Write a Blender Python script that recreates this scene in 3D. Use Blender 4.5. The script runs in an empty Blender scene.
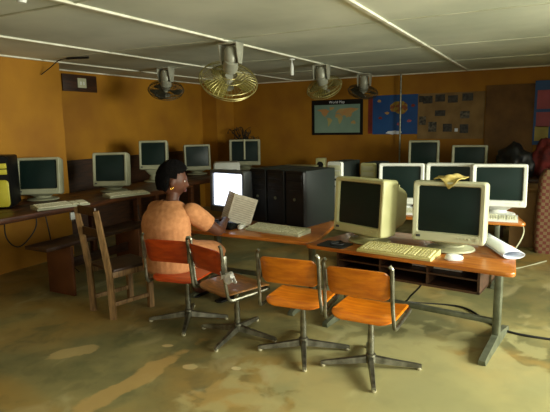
import bpy, bmesh, math, random
from math import sin, cos, pi, radians as R
from mathutils import Vector as V, Matrix as M4, Euler, noise

random.seed(7)
S = bpy.context.scene
COL = S.collection

# ------------------------------------------------------------------ materials
def lin(c):
    return tuple((x / 255 / 12.92) if x / 255 <= .04045 else ((x / 255 + .055) / 1.055) ** 2.4 for x in c) + (1.0,)

def mat(name, c1, c2=None, rough=.5, scale=6.0, metal=0.0, bump=0.0, stretch=(1, 1, 1), spec=.5, emit=None, estr=0, detail=4.0, fac=(.35, .65), coat=0, alpha=1.0):
    m = bpy.data.materials.new(name); m.use_nodes = True
    nt = m.node_tree; b = nt.nodes['Principled BSDF']
    b.inputs['Roughness'].default_value = rough
    b.inputs['Metallic'].default_value = metal
    b.inputs['Specular IOR Level'].default_value = spec
    b.inputs['Coat Weight'].default_value = coat
    b.inputs['Alpha'].default_value = alpha
    if c2 is None:
        c2 = tuple(max(0, x * .86) for x in c1)
    tc = nt.nodes.new('ShaderNodeTexCoord'); mp = nt.nodes.new('ShaderNodeMapping')
    mp.inputs['Scale'].default_value = stretch
    nz = nt.nodes.new('ShaderNodeTexNoise'); nz.inputs['Scale'].default_value = scale; nz.inputs['Detail'].default_value = detail
    rp = nt.nodes.new('ShaderNodeValToRGB')
    rp.color_ramp.elements[0].position = fac[0]; rp.color_ramp.elements[0].color = lin(c2)
    rp.color_ramp.elements[1].position = fac[1]; rp.color_ramp.elements[1].color = lin(c1)
    L = nt.links.new
    L(tc.outputs['Object'], mp.inputs['Vector']); L(mp.outputs['Vector'], nz.inputs['Vector'])
    L(nz.outputs['Fac'], rp.inputs['Fac']); L(rp.outputs['Color'], b.inputs['Base Color'])
    if bump:
        bp = nt.nodes.new('ShaderNodeBump'); bp.inputs['Strength'].default_value = bump; bp.inputs['Distance'].default_value = .01
        L(nz.outputs['Fac'], bp.inputs['Height']); L(bp.outputs['Normal'], b.inputs['Normal'])
    if emit:
        b.inputs['Emission Color'].default_value = lin(emit); b.inputs['Emission Strength'].default_value = estr
    return m

MT = dict(
    wall=mat('ochre_wall_paint', (166, 114, 11), (142, 92, 7), .75, 1.6, bump=.05),
    ceil=mat('ceiling_board', (224, 230, 214), (192, 200, 184), .8, 1.1, bump=.05),
    batten=mat('white_batten', (238, 236, 220), (214, 212, 190), .5, 9),
    joint=mat('ceiling_joint', (214, 216, 196), (180, 184, 160), .6, 5),
    top=mat('orange_wood_top', (192, 118, 42), (156, 84, 24), .32, 5, stretch=(1, 9, 9), bump=.02, coat=.25),
    ply=mat('orange_plywood', (222, 128, 20), (194, 100, 10), .33, 5, stretch=(2, 9, 9), coat=.3),
    plyred=mat('red_plywood', (190, 70, 16), (158, 48, 8), .35, 5, stretch=(2, 9, 9), coat=.3),
    plybrown=mat('brown_plywood', (134, 88, 36), (92, 58, 22), .4, 7, stretch=(2, 9, 9), coat=.2),
    chrome=mat('worn_chrome', (142, 140, 124), (96, 94, 80), .34, 20, metal=.85),
    steel=mat('grey_green_steel', (112, 116, 96), (84, 88, 70), .42, 12, metal=.45),
    white=mat('white_plastic', (226, 228, 222), (212, 214, 206), .5, 4),
    shadegrey=mat('shade_grey_plastic', (164, 164, 138), (146, 146, 118), .55, 5),  # pale plastic greyed down: weaker light on left and back rows put into colour
    beige=mat('beige_plastic', (192, 190, 142), (174, 172, 122), .5, 5),
    cream=mat('cream_grey_plastic', (192, 192, 162), (176, 176, 144), .5, 5),
    yellowed=mat('yellowed_plastic', (202, 194, 132), (180, 172, 106), .5, 6),
    ybeige=mat('yellow_beige_panel', (206, 196, 66), (178, 168, 44), .45, 6),
    keys=mat('key_plastic', (232, 230, 206), (206, 204, 170), .55, 60),
    ykeys=mat('yellowed_keys', (224, 214, 158), (198, 188, 124), .55, 60),
    black=mat('black_plastic', (12, 12, 13), (7, 7, 8), .5, 10, spec=.3),
    case=mat('dark_grey_case', (25, 33, 30), (18, 24, 22), .55, 3, spec=.3),
    greycase=mat('grey_monitor_plastic', (70, 72, 74), (54, 56, 58), .5, 5),
    glass=mat('dark_screen_glass', (20, 38, 34), (14, 28, 26), .38, 3, spec=.22),
    lit=mat('lit_screen', (235, 240, 255), (220, 228, 255), .3, 3, emit=(226, 236, 255), estr=3.2),
    darkwood=mat('dark_wood', (66, 38, 17), (38, 21, 9), .5, 6, stretch=(9, 1, 9), bump=.03),
    desk=mat('brown_desk_wood', (88, 48, 22), (56, 29, 12), .42, 5, stretch=(9, 1, 9), bump=.02),
    raw=mat('worn_raw_wood', (146, 112, 70), (96, 70, 38), .6, 7, stretch=(9, 9, 1.2), bump=.05),
    boardb=mat('brown_fibreboard', (108, 62, 28), (86, 46, 18), .6, 5),
    cubby=mat('dark_veneer', (72, 46, 28), (46, 29, 16), .5, 6, stretch=(1, 9, 9)),
    paper=mat('white_paper', (232, 236, 244), (214, 220, 232), .7, 4),
    page=mat('printed_page', (226, 220, 204), (210, 202, 186), .8, 40),
    ink=mat('faded_print', (196, 190, 174), (178, 170, 156), .8, 60),
    cloth=mat('yellow_cloth', (196, 176, 104), (160, 138, 66), .9, 14, bump=.2),
    wcloth=mat('white_cloth', (236, 234, 230), (196, 194, 196), .9, 30, bump=.3),
    skin=mat('dark_skin', (92, 54, 36), (74, 42, 28), .55, 12, spec=.35),
    lip=mat('lip_skin', (112, 56, 46), None, .4, 9),
    hair=mat('black_hair', (14, 12, 12), (5, 4, 4), .95, 120, bump=.6, spec=.08),
    dress=mat('peach_dress', (190, 130, 84), (172, 114, 70), .9, 30, bump=.1),
    gold=mat('gold_metal', (230, 180, 70), None, .25, 5, metal=1),
    eye=mat('eye_white', (220, 215, 205), None, .3, 5),
    rubber=mat('black_rubber', (22, 22, 22), (14, 14, 14), .6, 8),
    glide=mat('pale_plastic_glide', (190, 182, 150), None, .6, 9),
    blade=mat('amber_fan_blade', (132, 120, 56), (106, 96, 40), .3, 4, alpha=.6),
    bladed=mat('dark_fan_blade', (52, 48, 34), (38, 34, 24), .4, 4),
    wire=mat('pale_fan_wire', (176, 166, 106), (136, 126, 72), .35, 8, metal=.5),
    wired=mat('dark_fan_wire', (70, 66, 50), None, .4, 8, metal=.4),
    motor=mat('fan_motor_grey', (184, 184, 166), (140, 140, 124), .4, 5, metal=.2),
    mapsea=mat('map_sea', (126, 152, 136), (108, 136, 122), .6, 2),
    mapland=mat('map_land', (168, 158, 100), (176, 128, 76), .7, 2.4, fac=(.42, .58)),
    blue=mat('poster_blue', (20, 76, 136), (14, 60, 118), .55, 2),
    red=mat('poster_red', (132, 40, 24), (88, 24, 16), .6, 5),
    warm=mat('poster_warm_patches', (150, 124, 40), (120, 62, 30), .6, 14, fac=(.45, .55)),
    pin=mat('pinboard_brown', (136, 108, 66), (114, 88, 52), .9, 5),
    photo=mat('dark_photo_print', (60, 54, 46), (18, 16, 16), .5, 30),
    photow=mat('pale_photo_print', (110, 102, 84), (34, 30, 26), .5, 26, fac=(.4, .7)),
    hard=mat('stained_hardboard', (118, 84, 42), (80, 54, 26), .8, 3.2, bump=.04),
    pink=mat('pink_paper', (168, 84, 96), None, .7, 6), green=mat('green_paper', (84, 136, 80), None, .7, 6),
    yellow=mat('yellow_paper', (176, 160, 84), None, .7, 6), purple=mat('dark_purple_cloth', (60, 34, 60), (36, 20, 40), .8, 9, bump=.2),
    bag=mat('black_bag', (16, 17, 18), (9, 9, 10), .5, 12, bump=.3), redc=mat('dark_red_cloth', (120, 34, 28), (70, 16, 16), .85, 10, bump=.3),
    carton=mat('brown_carton', (146, 112, 68), (126, 94, 54), .85, 5),
    leaf=mat('dry_stems', (40, 34, 18), (22, 18, 10), .8, 9),
    sky=mat('daylight_pane', (210, 225, 235), None, .1, 1),
)

def checker(name, a, b, sc):
    m = bpy.data.materials.new(name); m.use_nodes = True; nt = m.node_tree; p = nt.nodes['Principled BSDF']
    tc = nt.nodes.new('ShaderNodeTexCoord'); L = nt.links.new
    p.inputs['Roughness'].default_value = .7
    ck = nt.nodes.new('ShaderNodeTexChecker'); ck.inputs['Scale'].default_value = sc
    ck.inputs['Color1'].default_value = lin(a); ck.inputs['Color2'].default_value = lin(b)
    L(tc.outputs['Object'], ck.inputs['Vector']); L(ck.outputs['Color'], p.inputs['Base Color'])
    return m
MT['plaid'] = checker('checked_bag_weave', (112, 52, 40), (128, 104, 72), 30)

def floor_mat():
    m = bpy.data.materials.new('stained_concrete'); m.use_nodes = True
    nt = m.node_tree; b = nt.nodes['Principled BSDF']; N = nt.nodes.new; L = nt.links.new
    tc = N('ShaderNodeTexCoord')
    def nz(scale, detail=5, dist=0.0, off=(0, 0, 0), st=(1, 1, 1)):
        mp = N('ShaderNodeMapping'); mp.inputs['Location'].default_value = off; mp.inputs['Scale'].default_value = st
        n = N('ShaderNodeTexNoise'); n.inputs['Scale'].default_value = scale; n.inputs['Detail'].default_value = detail; n.inputs['Distortion'].default_value = dist
        L(tc.outputs['Object'], mp.inputs['Vector']); L(mp.outputs['Vector'], n.inputs['Vector']); return n.outputs['Fac']
    def ramp(x, a, c):
        r = N('ShaderNodeMapRange'); r.inputs['From Min'].default_value = a; r.inputs['From Max'].default_value = c; r.interpolation_type = 'SMOOTHSTEP'
        L(x, r.inputs['Value']); return r.outputs['Result']
    def mix(f, a, c):
        x = N('ShaderNodeMix'); x.data_type = 'RGBA'; L(f, x.inputs['Factor'])
        for s, v in (('A', a), ('B', c)):
            sock = [i for i in x.inputs if i.name == s and i.type == 'RGBA'][0]
            if isinstance(v, tuple): sock.default_value = v
            else: L(v, sock)
        return [o for o in x.outputs if o.type == 'RGBA'][0]
    def mul(a, k):
        x = N('ShaderNodeMath'); x.operation = 'MULTIPLY'; L(a, x.inputs[0])
        if isinstance(k, float): x.inputs[1].default_value = k
        else: L(k, x.inputs[1])
        return x.outputs[0]
    c = mix(ramp(nz(1.3, 6), .38, .62), lin((106, 104, 70)), lin((148, 138, 90)))
    c = mix(mul(ramp(nz(.9, 6, .6, (3, 8, 0)), .42, .64), .85), c, lin((160, 128, 66)))
    c = mix(mul(ramp(nz(7, 8, .5, (4, 1, 0)), .5, .7), .35), c, lin((78, 80, 54)))       # ochre stains
    c = mix(mul(ramp(nz(2.6, 6, .8, (9, 2, 0)), .5, .68), .6), c, lin((86, 92, 62)))      # green-grey damp patches
    c = mix(mul(ramp(nz(3.4, 7, 1.2, (1, 5, 0), (1, .6, 1)), .56, .74), .6), c, lin((182, 170, 126)))    # worn pale scuffs
    # worn patches and a last broad paler area, each with its own outline: centre x, y, half sizes, turn
    wob = nz(5, 5, .4)
    for (cx, cy, hx, hy, rot, col, k) in ((-2.53, 2.05, .15, .06, .85, (178, 156, 104), .75), (-1.93, 1.9, .55, .07, 1.53, (186, 152, 92), .7), (-1.39, 2.05, .2, .15, .3, (182, 150, 88), .6), (-2.05, 2.37, .035, .02, .4, (206, 180, 128), .8), (-1.75, 2.2, .04, .025, .2, (206, 180, 128), .7), (-1.5, 2.3, .03, .02, 0, (214, 196, 150), .8), (-.5, 2.5, 1.0, .8, .4, (170, 164, 116), .55)):
        mp = N('ShaderNodeMapping'); mp.vector_type = 'TEXTURE'
        mp.inputs['Location'].default_value = (cx, cy, 0); mp.inputs['Rotation'].default_value = (0, 0, rot); mp.inputs['Scale'].default_value = (hx, hy, 1)
        L(tc.outputs['Object'], mp.inputs['Vector'])
        ln = N('ShaderNodeVectorMath'); ln.operation = 'LENGTH'; L(mp.outputs['Vector'], ln.inputs[0])
        ad = N('ShaderNodeMath'); ad.operation = 'MULTIPLY_ADD'; L(wob, ad.inputs[0]); ad.inputs[1].default_value = 2.6; ad.inputs[2].default_value = -1.3
        sm = N('ShaderNodeMath'); sm.operation = 'ADD'; L(ln.outputs['Value'], sm.inputs[0]); L(ad.outputs[0], sm.inputs[1])
        c = mix(mul(ramp(sm.outputs[0], 1.1, .8), k), c, lin(col))
    L(c, b.inputs['Base Color'])
    rr = N('ShaderNodeMapRange'); L(nz(2.2, 5), rr.inputs['Value']); rr.inputs['From Min'].default_value = .35; rr.inputs['From Max'].default_value = .65
    rr.inputs['To Min'].default_value = .3; rr.inputs['To Max'].default_value = .55; L(rr.outputs['Result'], b.inputs['Roughness'])
    bp = N('ShaderNodeBump'); bp.inputs['Strength'].default_value = .12; bp.inputs['Distance'].default_value = .01
    L(nz(9, 6), bp.inputs['Height']); L(bp.outputs['Normal'], b.inputs['Normal'])
    return m
MT['floor'] = floor_mat()

# ------------------------------------------------------------------ mesh helpers
class MB:
    def __init__(s): s.b = bmesh.new()
    def _new(s, fn):
        n0 = len(s.b.verts); fn(); s.b.verts.ensure_lookup_table(); return [s.b.verts[i] for i in range(n0, len(s.b.verts))]
    def box(s, x0, x1, y0, y1, z0, z1, bev=0, mtx=None, seg=2):
        t = bmesh.new(); bmesh.ops.create_cube(t, size=1)
        for v in t.verts:
            v.co = V(((x0 + x1) / 2 + v.co.x * (x1 - x0), (y0 + y1) / 2 + v.co.y * (y1 - y0), (z0 + z1) / 2 + v.co.z * (z1 - z0)))
        if bev: bmesh.ops.bevel(t, geom=t.edges[:], offset=bev, segments=seg, affect='EDGES', profile=.5)
        return s.join(t, mtx)
    def join(s, t, mtx=None):
        if mtx is not None: bmesh.ops.transform(t, matrix=mtx, verts=t.verts[:])
        me = bpy.data.meshes.new('tmp'); t.to_mesh(me); t.free(); s.b.from_mesh(me); bpy.data.meshes.remove(me); return s
    def rings(s, rings, cap0=True, cap1=True, closed=True, mtx=None):
        t = bmesh.new(); vs = [[t.verts.new(p) for p in r] for r in rings]; n = len(rings[0])
        for a, c in zip(vs[:-1], vs[1:]):
            for i in range(n if closed else n - 1):
                j = (i + 1) % n
                try: t.faces.new((a[i], a[j], c[j], c[i]))
                except ValueError: pass
        if closed and cap0: t.faces.new(vs[0][::-1])
        if closed and cap1: t.faces.new(vs[-1])
        bmesh.ops.recalc_face_normals(t, faces=t.faces[:])
        return s.join(t, mtx)
    def lathe(s, prof, seg=20, mtx=None, sx=1, sy=1):
        return s.rings([[(r * cos(2 * pi * i / seg) * sx, r * sin(2 * pi * i / seg) * sy, z) for i in range(seg)] for r, z in prof], mtx=mtx)
    def tube(s, pts, r, seg=8, closed=False, mtx=None, flat=1.0):
        pts = [V(p) for p in pts]; n = len(pts); rs = r if isinstance(r, (list, tuple)) else [r] * n
        up = None; out = []
        for i, p in enumerate(pts):
            if closed: d = (pts[(i + 1) % n] - pts[i - 1])
            else: d = pts[min(i + 1, n - 1)] - pts[max(i - 1, 0)]
            d.normalize()
            if up is None:
                up = V((0, 0, 1)) if abs(d.z) < .9 else V((0, 1, 0))
            a = d.cross(up)
            if a.length < 1e-4: a = d.orthogonal()
            a.normalize(); up = a.cross(d).normalized()
            out.append([p + (a * cos(2 * pi * k / seg) + up * sin(2 * pi * k / seg) * flat) * rs[i] for k in range(seg)])
        if closed: out.append(out[0])
        return s.rings(out, cap0=not closed, cap1=not closed, mtx=mtx)
    def prism(s, poly, z0, z1, bev=0, mtx=None):
        t = bmesh.new(); f = t.faces.new([t.verts.new((x, y, z0)) for x, y in poly])
        e = bmesh.ops.extrude_face_region(t, geom=[f]); 
        for v in e['geom']:
            if isinstance(v, bmesh.types.BMVert): v.co.z = z1
        bmesh.ops.recalc_face_normals(t, faces=t.faces[:])
        if bev: 
            ed = [x for x in t.edges if abs(x.verts[0].co.z - x.verts[1].co.z) < 1e-6]
            bmesh.ops.bevel(t, geom=ed, offset=bev, segments=2, affect='EDGES', profile=.5)
        return s.join(t, mtx)
    def sphere(s, c, r, u=16, v=10, mtx=None):
        t = bmesh.new(); bmesh.ops.create_uvsphere(t, u_segments=u, v_segments=v, radius=1)
        rr = r if isinstance(r, tuple) else (r, r, r)
        for x in t.verts: x.co = V((c[0] + x.co.x * rr[0], c[1] + x.co.y * rr[1], c[2] + x.co.z * rr[2]))
        return s.join(t, mtx)
    def build(s, name, m, parent=None, smooth=35, mtx=None, weld=True):
        if mtx is not None: bmesh.ops.transform(s.b, matrix=mtx, verts=s.b.verts[:])
        if weld: bmesh.ops.remove_doubles(s.b, verts=s.b.verts[:], dist=1e-5)
        me = bpy.data.meshes.new(name); s.b.to_mesh(me); s.b.free()
        me.materials.append(MT[m] if isinstance(m, str) else m)
        if smooth:
            for p in me.polygons: p.use_smooth = True
            try: me.set_sharp_from_angle(angle=R(smooth))
            except Exception: pass
        o = bpy.data.objects.new(name, me); COL.objects.link(o)
        if parent: o.parent = parent
        return o

def tag(o, label=None, cat=None, group=None, kind=None):
    if label: o['label'] = label
    if cat: o['category'] = cat
    if group: o['group'] = group
    if kind: o['kind'] = kind
    return o
def thing(name, loc, rz, label, cat, group=None):
    o = bpy.data.objects.new(name, None); o.empty_display_size = .1; COL.objects.link(o)
    o.location = loc; o.rotation_euler = (0, 0, rz); return tag(o, label, cat, group)
def copy_tree(o, parent=None):
    c = o.copy(); COL.objects.link(c); c.parent = parent
    for ch in list(o.children): copy_tree(ch, c)
    return c
def dup(o, loc, rz, label, group=None):
    c = copy_tree(o); c.location = loc; c.rotation_euler = (0, 0, rz); c['label'] = label
    if group: c['group'] = group
    return c
def rot(ax, a): return M4.Rotation(a, 4, ax)
def tr(x, y, z): return M4.Translation((x, y, z))
def rrect(w, h, r, n=4):                                              # rounded rectangle outline, centred
    out = []
    for cx, cy, a0 in ((w / 2 - r, h / 2 - r, 0), (-w / 2 + r, h / 2 - r, pi / 2), (-w / 2 + r, -h / 2 + r, pi), (w / 2 - r, -h / 2 + r, 1.5 * pi)):
        for k in range(n + 1):
            a = a0 + pi / 2 * k / n; out.append((cx + r * cos(a), cy + r * sin(a)))
    return out
def arc(pts, r=.04, n=4):                                             # polyline with rounded corners
    pts = [V(p) for p in pts]; out = [pts[0]]
    for a, b, c in zip(pts[:-2], pts[1:-1], pts[2:]):
        d1 = (a - b); d2 = (c - b); k = min(r, d1.length * .45, d2.length * .45)
        p, q = b + d1.normalized() * k, b + d2.normalized() * k
        for i in range(n + 1):
            t = i / n; out.append(p * (1 - t) ** 2 + b * 2 * t * (1 - t) + q * t * t)
    out.append(pts[-1]); return out
def smooth_path(pts, n=6):                                            # Catmull-Rom through points
    P = [V(p) for p in pts]; P = [P[0] * 2 - P[1]] + P + [P[-1] * 2 - P[-2]]; out = []
    for i in range(1, len(P) - 2):
        for k in range(n):
            t = k / n
            out.append(.5 * ((2 * P[i]) + (P[i + 1] - P[i - 1]) * t + (2 * P[i - 1] - 5 * P[i] + 4 * P[i + 1] - P[i + 2]) * t * t + (3 * P[i] - P[i - 1] - 3 * P[i + 1] + P[i + 2]) * t ** 3))
    out.append(P[-2]); return out

# ------------------------------------------------------------------ the room
CZ = 2.05; XL = -4.54; XR = 2.7; XREC = -5.12; YJ = 3.8; YP = 7.08; XP = -4.83; YB = 7.6; YF = -2.4
def st(name, mb, m, **k): return tag(mb.build(name, m, smooth=k.get('smooth', 0)), kind='structure')
st('floor', MB().box(XREC - .3, XR + .2, YF - .2, YB + .2, -.1, 0), 'floor')
st('ceiling', MB().box(XREC - .3, XR + .2, YF - .2, YB + .2, CZ, CZ + .1), 'ceil')
w = MB(); w.box(XL - .2, XL, YF, YJ, 0, CZ); w.box(XREC, XL - .2, YJ - .2, YJ, 0, CZ)
w.box(XREC - .2, XREC, YJ - .2, YB, 0, CZ); w.box(XREC, XP, YP, YB, 0, CZ); st('wall_left', w, 'wall')
st('wall_back', MB().box(XP, XR, YB, YB + .2, 0, CZ), 'wall')
def wall_open(name, fn, a0, a1, ops, m='wall'):                      # a wall with openings: ops = (u0, u1, z0, z1)
    w = MB(); u = a0
    for (p, q, z0, z1) in ops:
        fn(w, u, p, 0, CZ); fn(w, p, q, 0, z0); fn(w, p, q, z1, CZ); u = q
    fn(w, u, a1, 0, CZ); return st(name, w, m)
RW = [(.2, 1.5, .75, 1.85), (2.0, 4.2, .6, 1.9)]
FW = [(-3.4, -2.0, .8, 1.85), (.1, 1.9, .7, 1.9)]
wall_open('wall_right', lambda w, p, q, a, b: w.box(XR, XR + .2, p, q, a, b) if q > p and b > a else None, YF, YB, RW)
wall_open('wall_front', lambda w, p, q, a, b: w.box(p, q, YF - .2, YF, a, b) if q > p and b > a else None, XL - .2, XR + .2, FW)
n = 1
for (p, q, a, b) in RW:
    f = MB()
    for c in (p + .02, (p + q) / 2, q - .02): f.box(XR + .06, XR + .12, c - .025, c + .025, a, b)
    for c in (a + .025, b - .025): f.box(XR + .06, XR + .12, p, q, c - .025, c + .025)
    st('window_%d' % n, f, 'darkwood'); n += 1
for (p, q, a, b) in FW:
    f = MB()
    for c in (p + .02, (p + q) / 2, q - .02): f.box(c - .025, c + .025, YF - .12, YF - .06, a, b)
    for c in (a + .025, b - .025): f.box(p, q, YF - .12, YF - .06, c - .025, c + .025)
    st('window_%d' % n, f, 'darkwood'); n += 1
n = 1
def trim(x0, x1, y0, y1, m='batten', h=.014):
    global n
    st('trim_%d' % n, MB().box(x0, x1, y0, y1, CZ - h, CZ + .001, .004), m); n += 1
for x in (-3.61, -2.36, -1.03, .3, 1.6): trim(x - .016, x + .016, YF, YB)
trim(XL - .0, XL + .028, YF, YB - .0)                                # along the left wall and on over the recess
trim(XREC, XREC + .025, YJ, YP); trim(XREC + .02, XL, YJ - .0, YJ + .02)
trim(XP, XR, YB - .03, YB)
for y in (.3, 2.1, 3.58, 4.97, 6.28):
    xs = [XL, -3.61, -2.36, -1.03, .3, 1.6, XR]
    for a, b in zip(xs[:-1], xs[1:]): trim(a + .017, b - .017, y - .011, y + .011, 'joint', .006)

# ------------------------------------------------------------------ desks, chairs
TZ = .565
def trap(w, d, k, r, n=5):                                           # rounded trapezium, the back edge shorter by k at both ends
    c = [V((-w / 2, -d / 2)), V((w / 2, -d / 2)), V((w / 2 - k, d / 2)), V((-w / 2 + k, d / 2))]; out = []
    for i in range(4):
        b = c[i]; p = b + (c[i - 1] - b).normalized() * r; q = b + (c[(i + 1) % 4] - b).normalized() * r
        for j in range(n + 1):
            t = j / n; v = p * (1 - t) ** 2 + b * 2 * t * (1 - t) + q * t * t; out.append((v.x, v.y))
    return out
def desk(label, x0, x1, y0, y1, rz=0, cubby=True, group='school desks with steel legs', m='top', foot_in=.12):
    w, d = x1 - x0, y1 - y0
    t = thing('computer_desk', ((x0 + x1) / 2, (y0 + y1) / 2, 0), rz, label, 'desk', group)
    MB().prism(trap(w, d, .13, .06), TZ - .026, TZ, .006).build('desktop', m, t)
    for s in (-1, 1):
        x = s * (w / 2 - foot_in); yl = .02
        lg = MB(); lg.box(x - .022, x + .022, yl - .03, yl + .03, .05, TZ - .027, .012); lg.box(x - .02, x + .02, -d * .38, d * .38, TZ - .05, TZ - .027, .006)
        l = lg.build('leg', 'steel', t)
        ft = MB()
        ft.rings([[(x - .022, y, .001), (x + .022, y, .001), (x + .018, y, h), (x - .018, y, h)] for y, h in ((-d * .47, .026), (-d * .44, .034), (yl - .04, .07), (yl + .04, .07), (d * .42, .034), (d * .45, .026))])
        ft.build('foot', 'steel', l)
    MB().box(-w / 2 + foot_in, w / 2 - foot_in, .0, .03, .13, .165, .006).build('stretcher', 'steel', t)
    if cubby:
        z1 = TZ - .03; z0 = z1 - .155; ya, yb = -d * .34, d * .3; xa, xb = -w / 2 + .2, w / 2 - foot_in - .05
        c = MB(); c.box(xa, xb, ya, yb, z0, z0 + .014); c.box(xa, xb, ya, yb, z1 - .012, z1); c.box(xa, xb, yb - .012, yb, z0, z1)
        for x in (xa, xb - .014): c.box(x, x + .014, ya, yb, z0, z1)
        cb = c.build('storage_tray', 'cubby', t, smooth=0)
        MB().box(xa + .014, xb - .014, ya + .01, yb - .012, z0 + .075, z0 + .085).build('shelf', 'cubby', cb, smooth=0)
        for k in (1, 2): MB().box(xa + (xb - xa) * k / 3 - .006, xa + (xb - xa) * k / 3 + .006, ya + .005, yb - .012, z0 + .014, z1 - .012).build('divider', 'cubby', cb, smooth=0)
    return t
d_front = desk('orange wooden desk nearest the camera, holding two cream monitors and a yellowed keyboard', -1.39, -.06, 2.98, 3.66, R(-7.5), foot_in=.155)
d_woman = desk('orange wooden desk at which the seated woman reads, holding the black towers', -2.66, -1.37, 3.14, 3.92, R(-1), cubby=False, foot_in=.2)
d_second = desk('desk in the second row, under the bright white monitors behind the front desk', -1.86, -.13, 4.34, 5.1, R(3), cubby=False, foot_in=.22)

SZ = .355
def make_chair(label, m='ply'):
    t = thing('school_chair', (0, 0, 0), 0, label, 'chair', 'swivel school chairs in front of the desks')
    # seat: curved plywood, rear edge at y=-.165 (facing +Y)
    s = MB(); rings = []
    out = [(x, y - .012) for x, y in rrect(.36, .375, .08, 6)]
    def zf(x, y): return SZ + .018 * (abs(x) / .178) ** 2 * .6 - .022 * max(0, (y - .06) / .11) ** 2 - .012 * max(0, (-y - .11) / .09) ** 2 + .004
    for k, z in ((.2, 0), (.6, 0), (.97, 0), (1, -.004), (1, -.01), (.97, -.013), (.6, -.013), (.2, -.013)):
        rings.append([(x * k, y * k, zf(x * k, y * k) + z) for x, y in out])
    s.rings(rings).build('seat', m, t)
    # backrest: bent plywood panel
    b = MB(); W, z0, z1 = .335, .482, .642; ro = []
    out = rrect(W, z1 - z0, .035, 5)
    def yf(x, z): return -.205 - .05 * (z - z0) / (z1 - z0) * .8 - .028 * (1 - (x / (W / 2)) ** 2)
    for k, dy in ((.15, 0), (.6, 0), (.97, 0), (1, .004), (1, .008), (.97, .012), (.6, .012), (.15, .012)):
        ro.append([(x * k, yf(x * k, (z0 + z1) / 2 + zz * k) + dy, (z0 + z1) / 2 + zz * k) for x, zz in out])
    b.rings(ro).build('backrest', m, t)
    for sx in (-1, 1):
        x = sx * .182
        p = arc([(x * .55, .10, SZ - .022), (x * 1.04, .13, SZ - .018), (x * 1.04, -.205, SZ - .026), (x, -.222, .46), (x, -.243, .66), (x * .93, -.245, .675)], .035, 5)
        MB().tube(p, .0105, 8).build('frame_tube', 'chrome', t)
        MB().box(x - .006, x + .006, -.245, -.205, .5, .61, .004).build('backrest_bracket', 'chrome', t)
    MB().box(-.18, .18, .08, .105, SZ - .03, SZ - .012, .004).build('seat_bar', 'chrome', t)
    MB().box(-.09, .09, -.09, .09, SZ - .03, SZ - .011, .005).build('seat_plate', 'chrome', t)
    MB().lathe([(.019, .05), (.019, .2), (.016, .2), (.016, SZ - .028)], 14).build('column', 'chrome', t)
    MB().lathe([(.03, .035), (.032, .045), (.028, .085), (.02, .09)], 14).build('hub', 'chrome', t)
    for k in range(4):
        a = R(22) + k * pi / 2; mx = rot('Z', a)
        arm = MB(); arm.rings([[(r, -w, z0), (r, w, z0), (r, w * .7, z1), (r, -w * .7, z1)] for r, w, z0, z1 in ((.02, .018, .036, .074), (.12, .016, .026, .056), (.255, .012, .014, .036), (.28, .011, .012, .03))], mtx=mx)
        a_ = arm.build('foot_arm', 'chrome', t)
        MB().lathe([(.012, .001), (.014, .004), (.014, .016)], 10, mtx=mx @ tr(.267, 0, 0)).build('glide', 'glide', a_)
    return t
chair = make_chair('orange plywood swivel chair nearest the camera, at the front desk')
chair.location = (-.815, 2.64, 0); chair.rotation_euler.z = R(-1)
def dup_chair(loc, rz, label, m=None):
    c = dup(chair, loc, rz, label)
    if m:
        for ch in c.children:
            if ch.name.split('.')[0] in ('seat', 'backrest'):
                ch.data = ch.data.copy(); ch.data.materials[0] = MT[m if isinstance(m, str) else m[ch.name.split('.')[0]]]
    return c
dup_chair((-1.25, 2.68, 0), R(4), 'orange plywood swivel chair between the worn brown chair and the nearest chair')
c2 = dup_chair((-1.735, 2.70, 0), R(-20), 'worn brown swivel chair turned sideways, white cloth hung on its back', dict(seat='plybrown', backrest='plyred'))
dup_chair((-2.19, 2.77, 0), R(8), 'red-backed swivel chair in which the woman sits', 'plyred')

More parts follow.
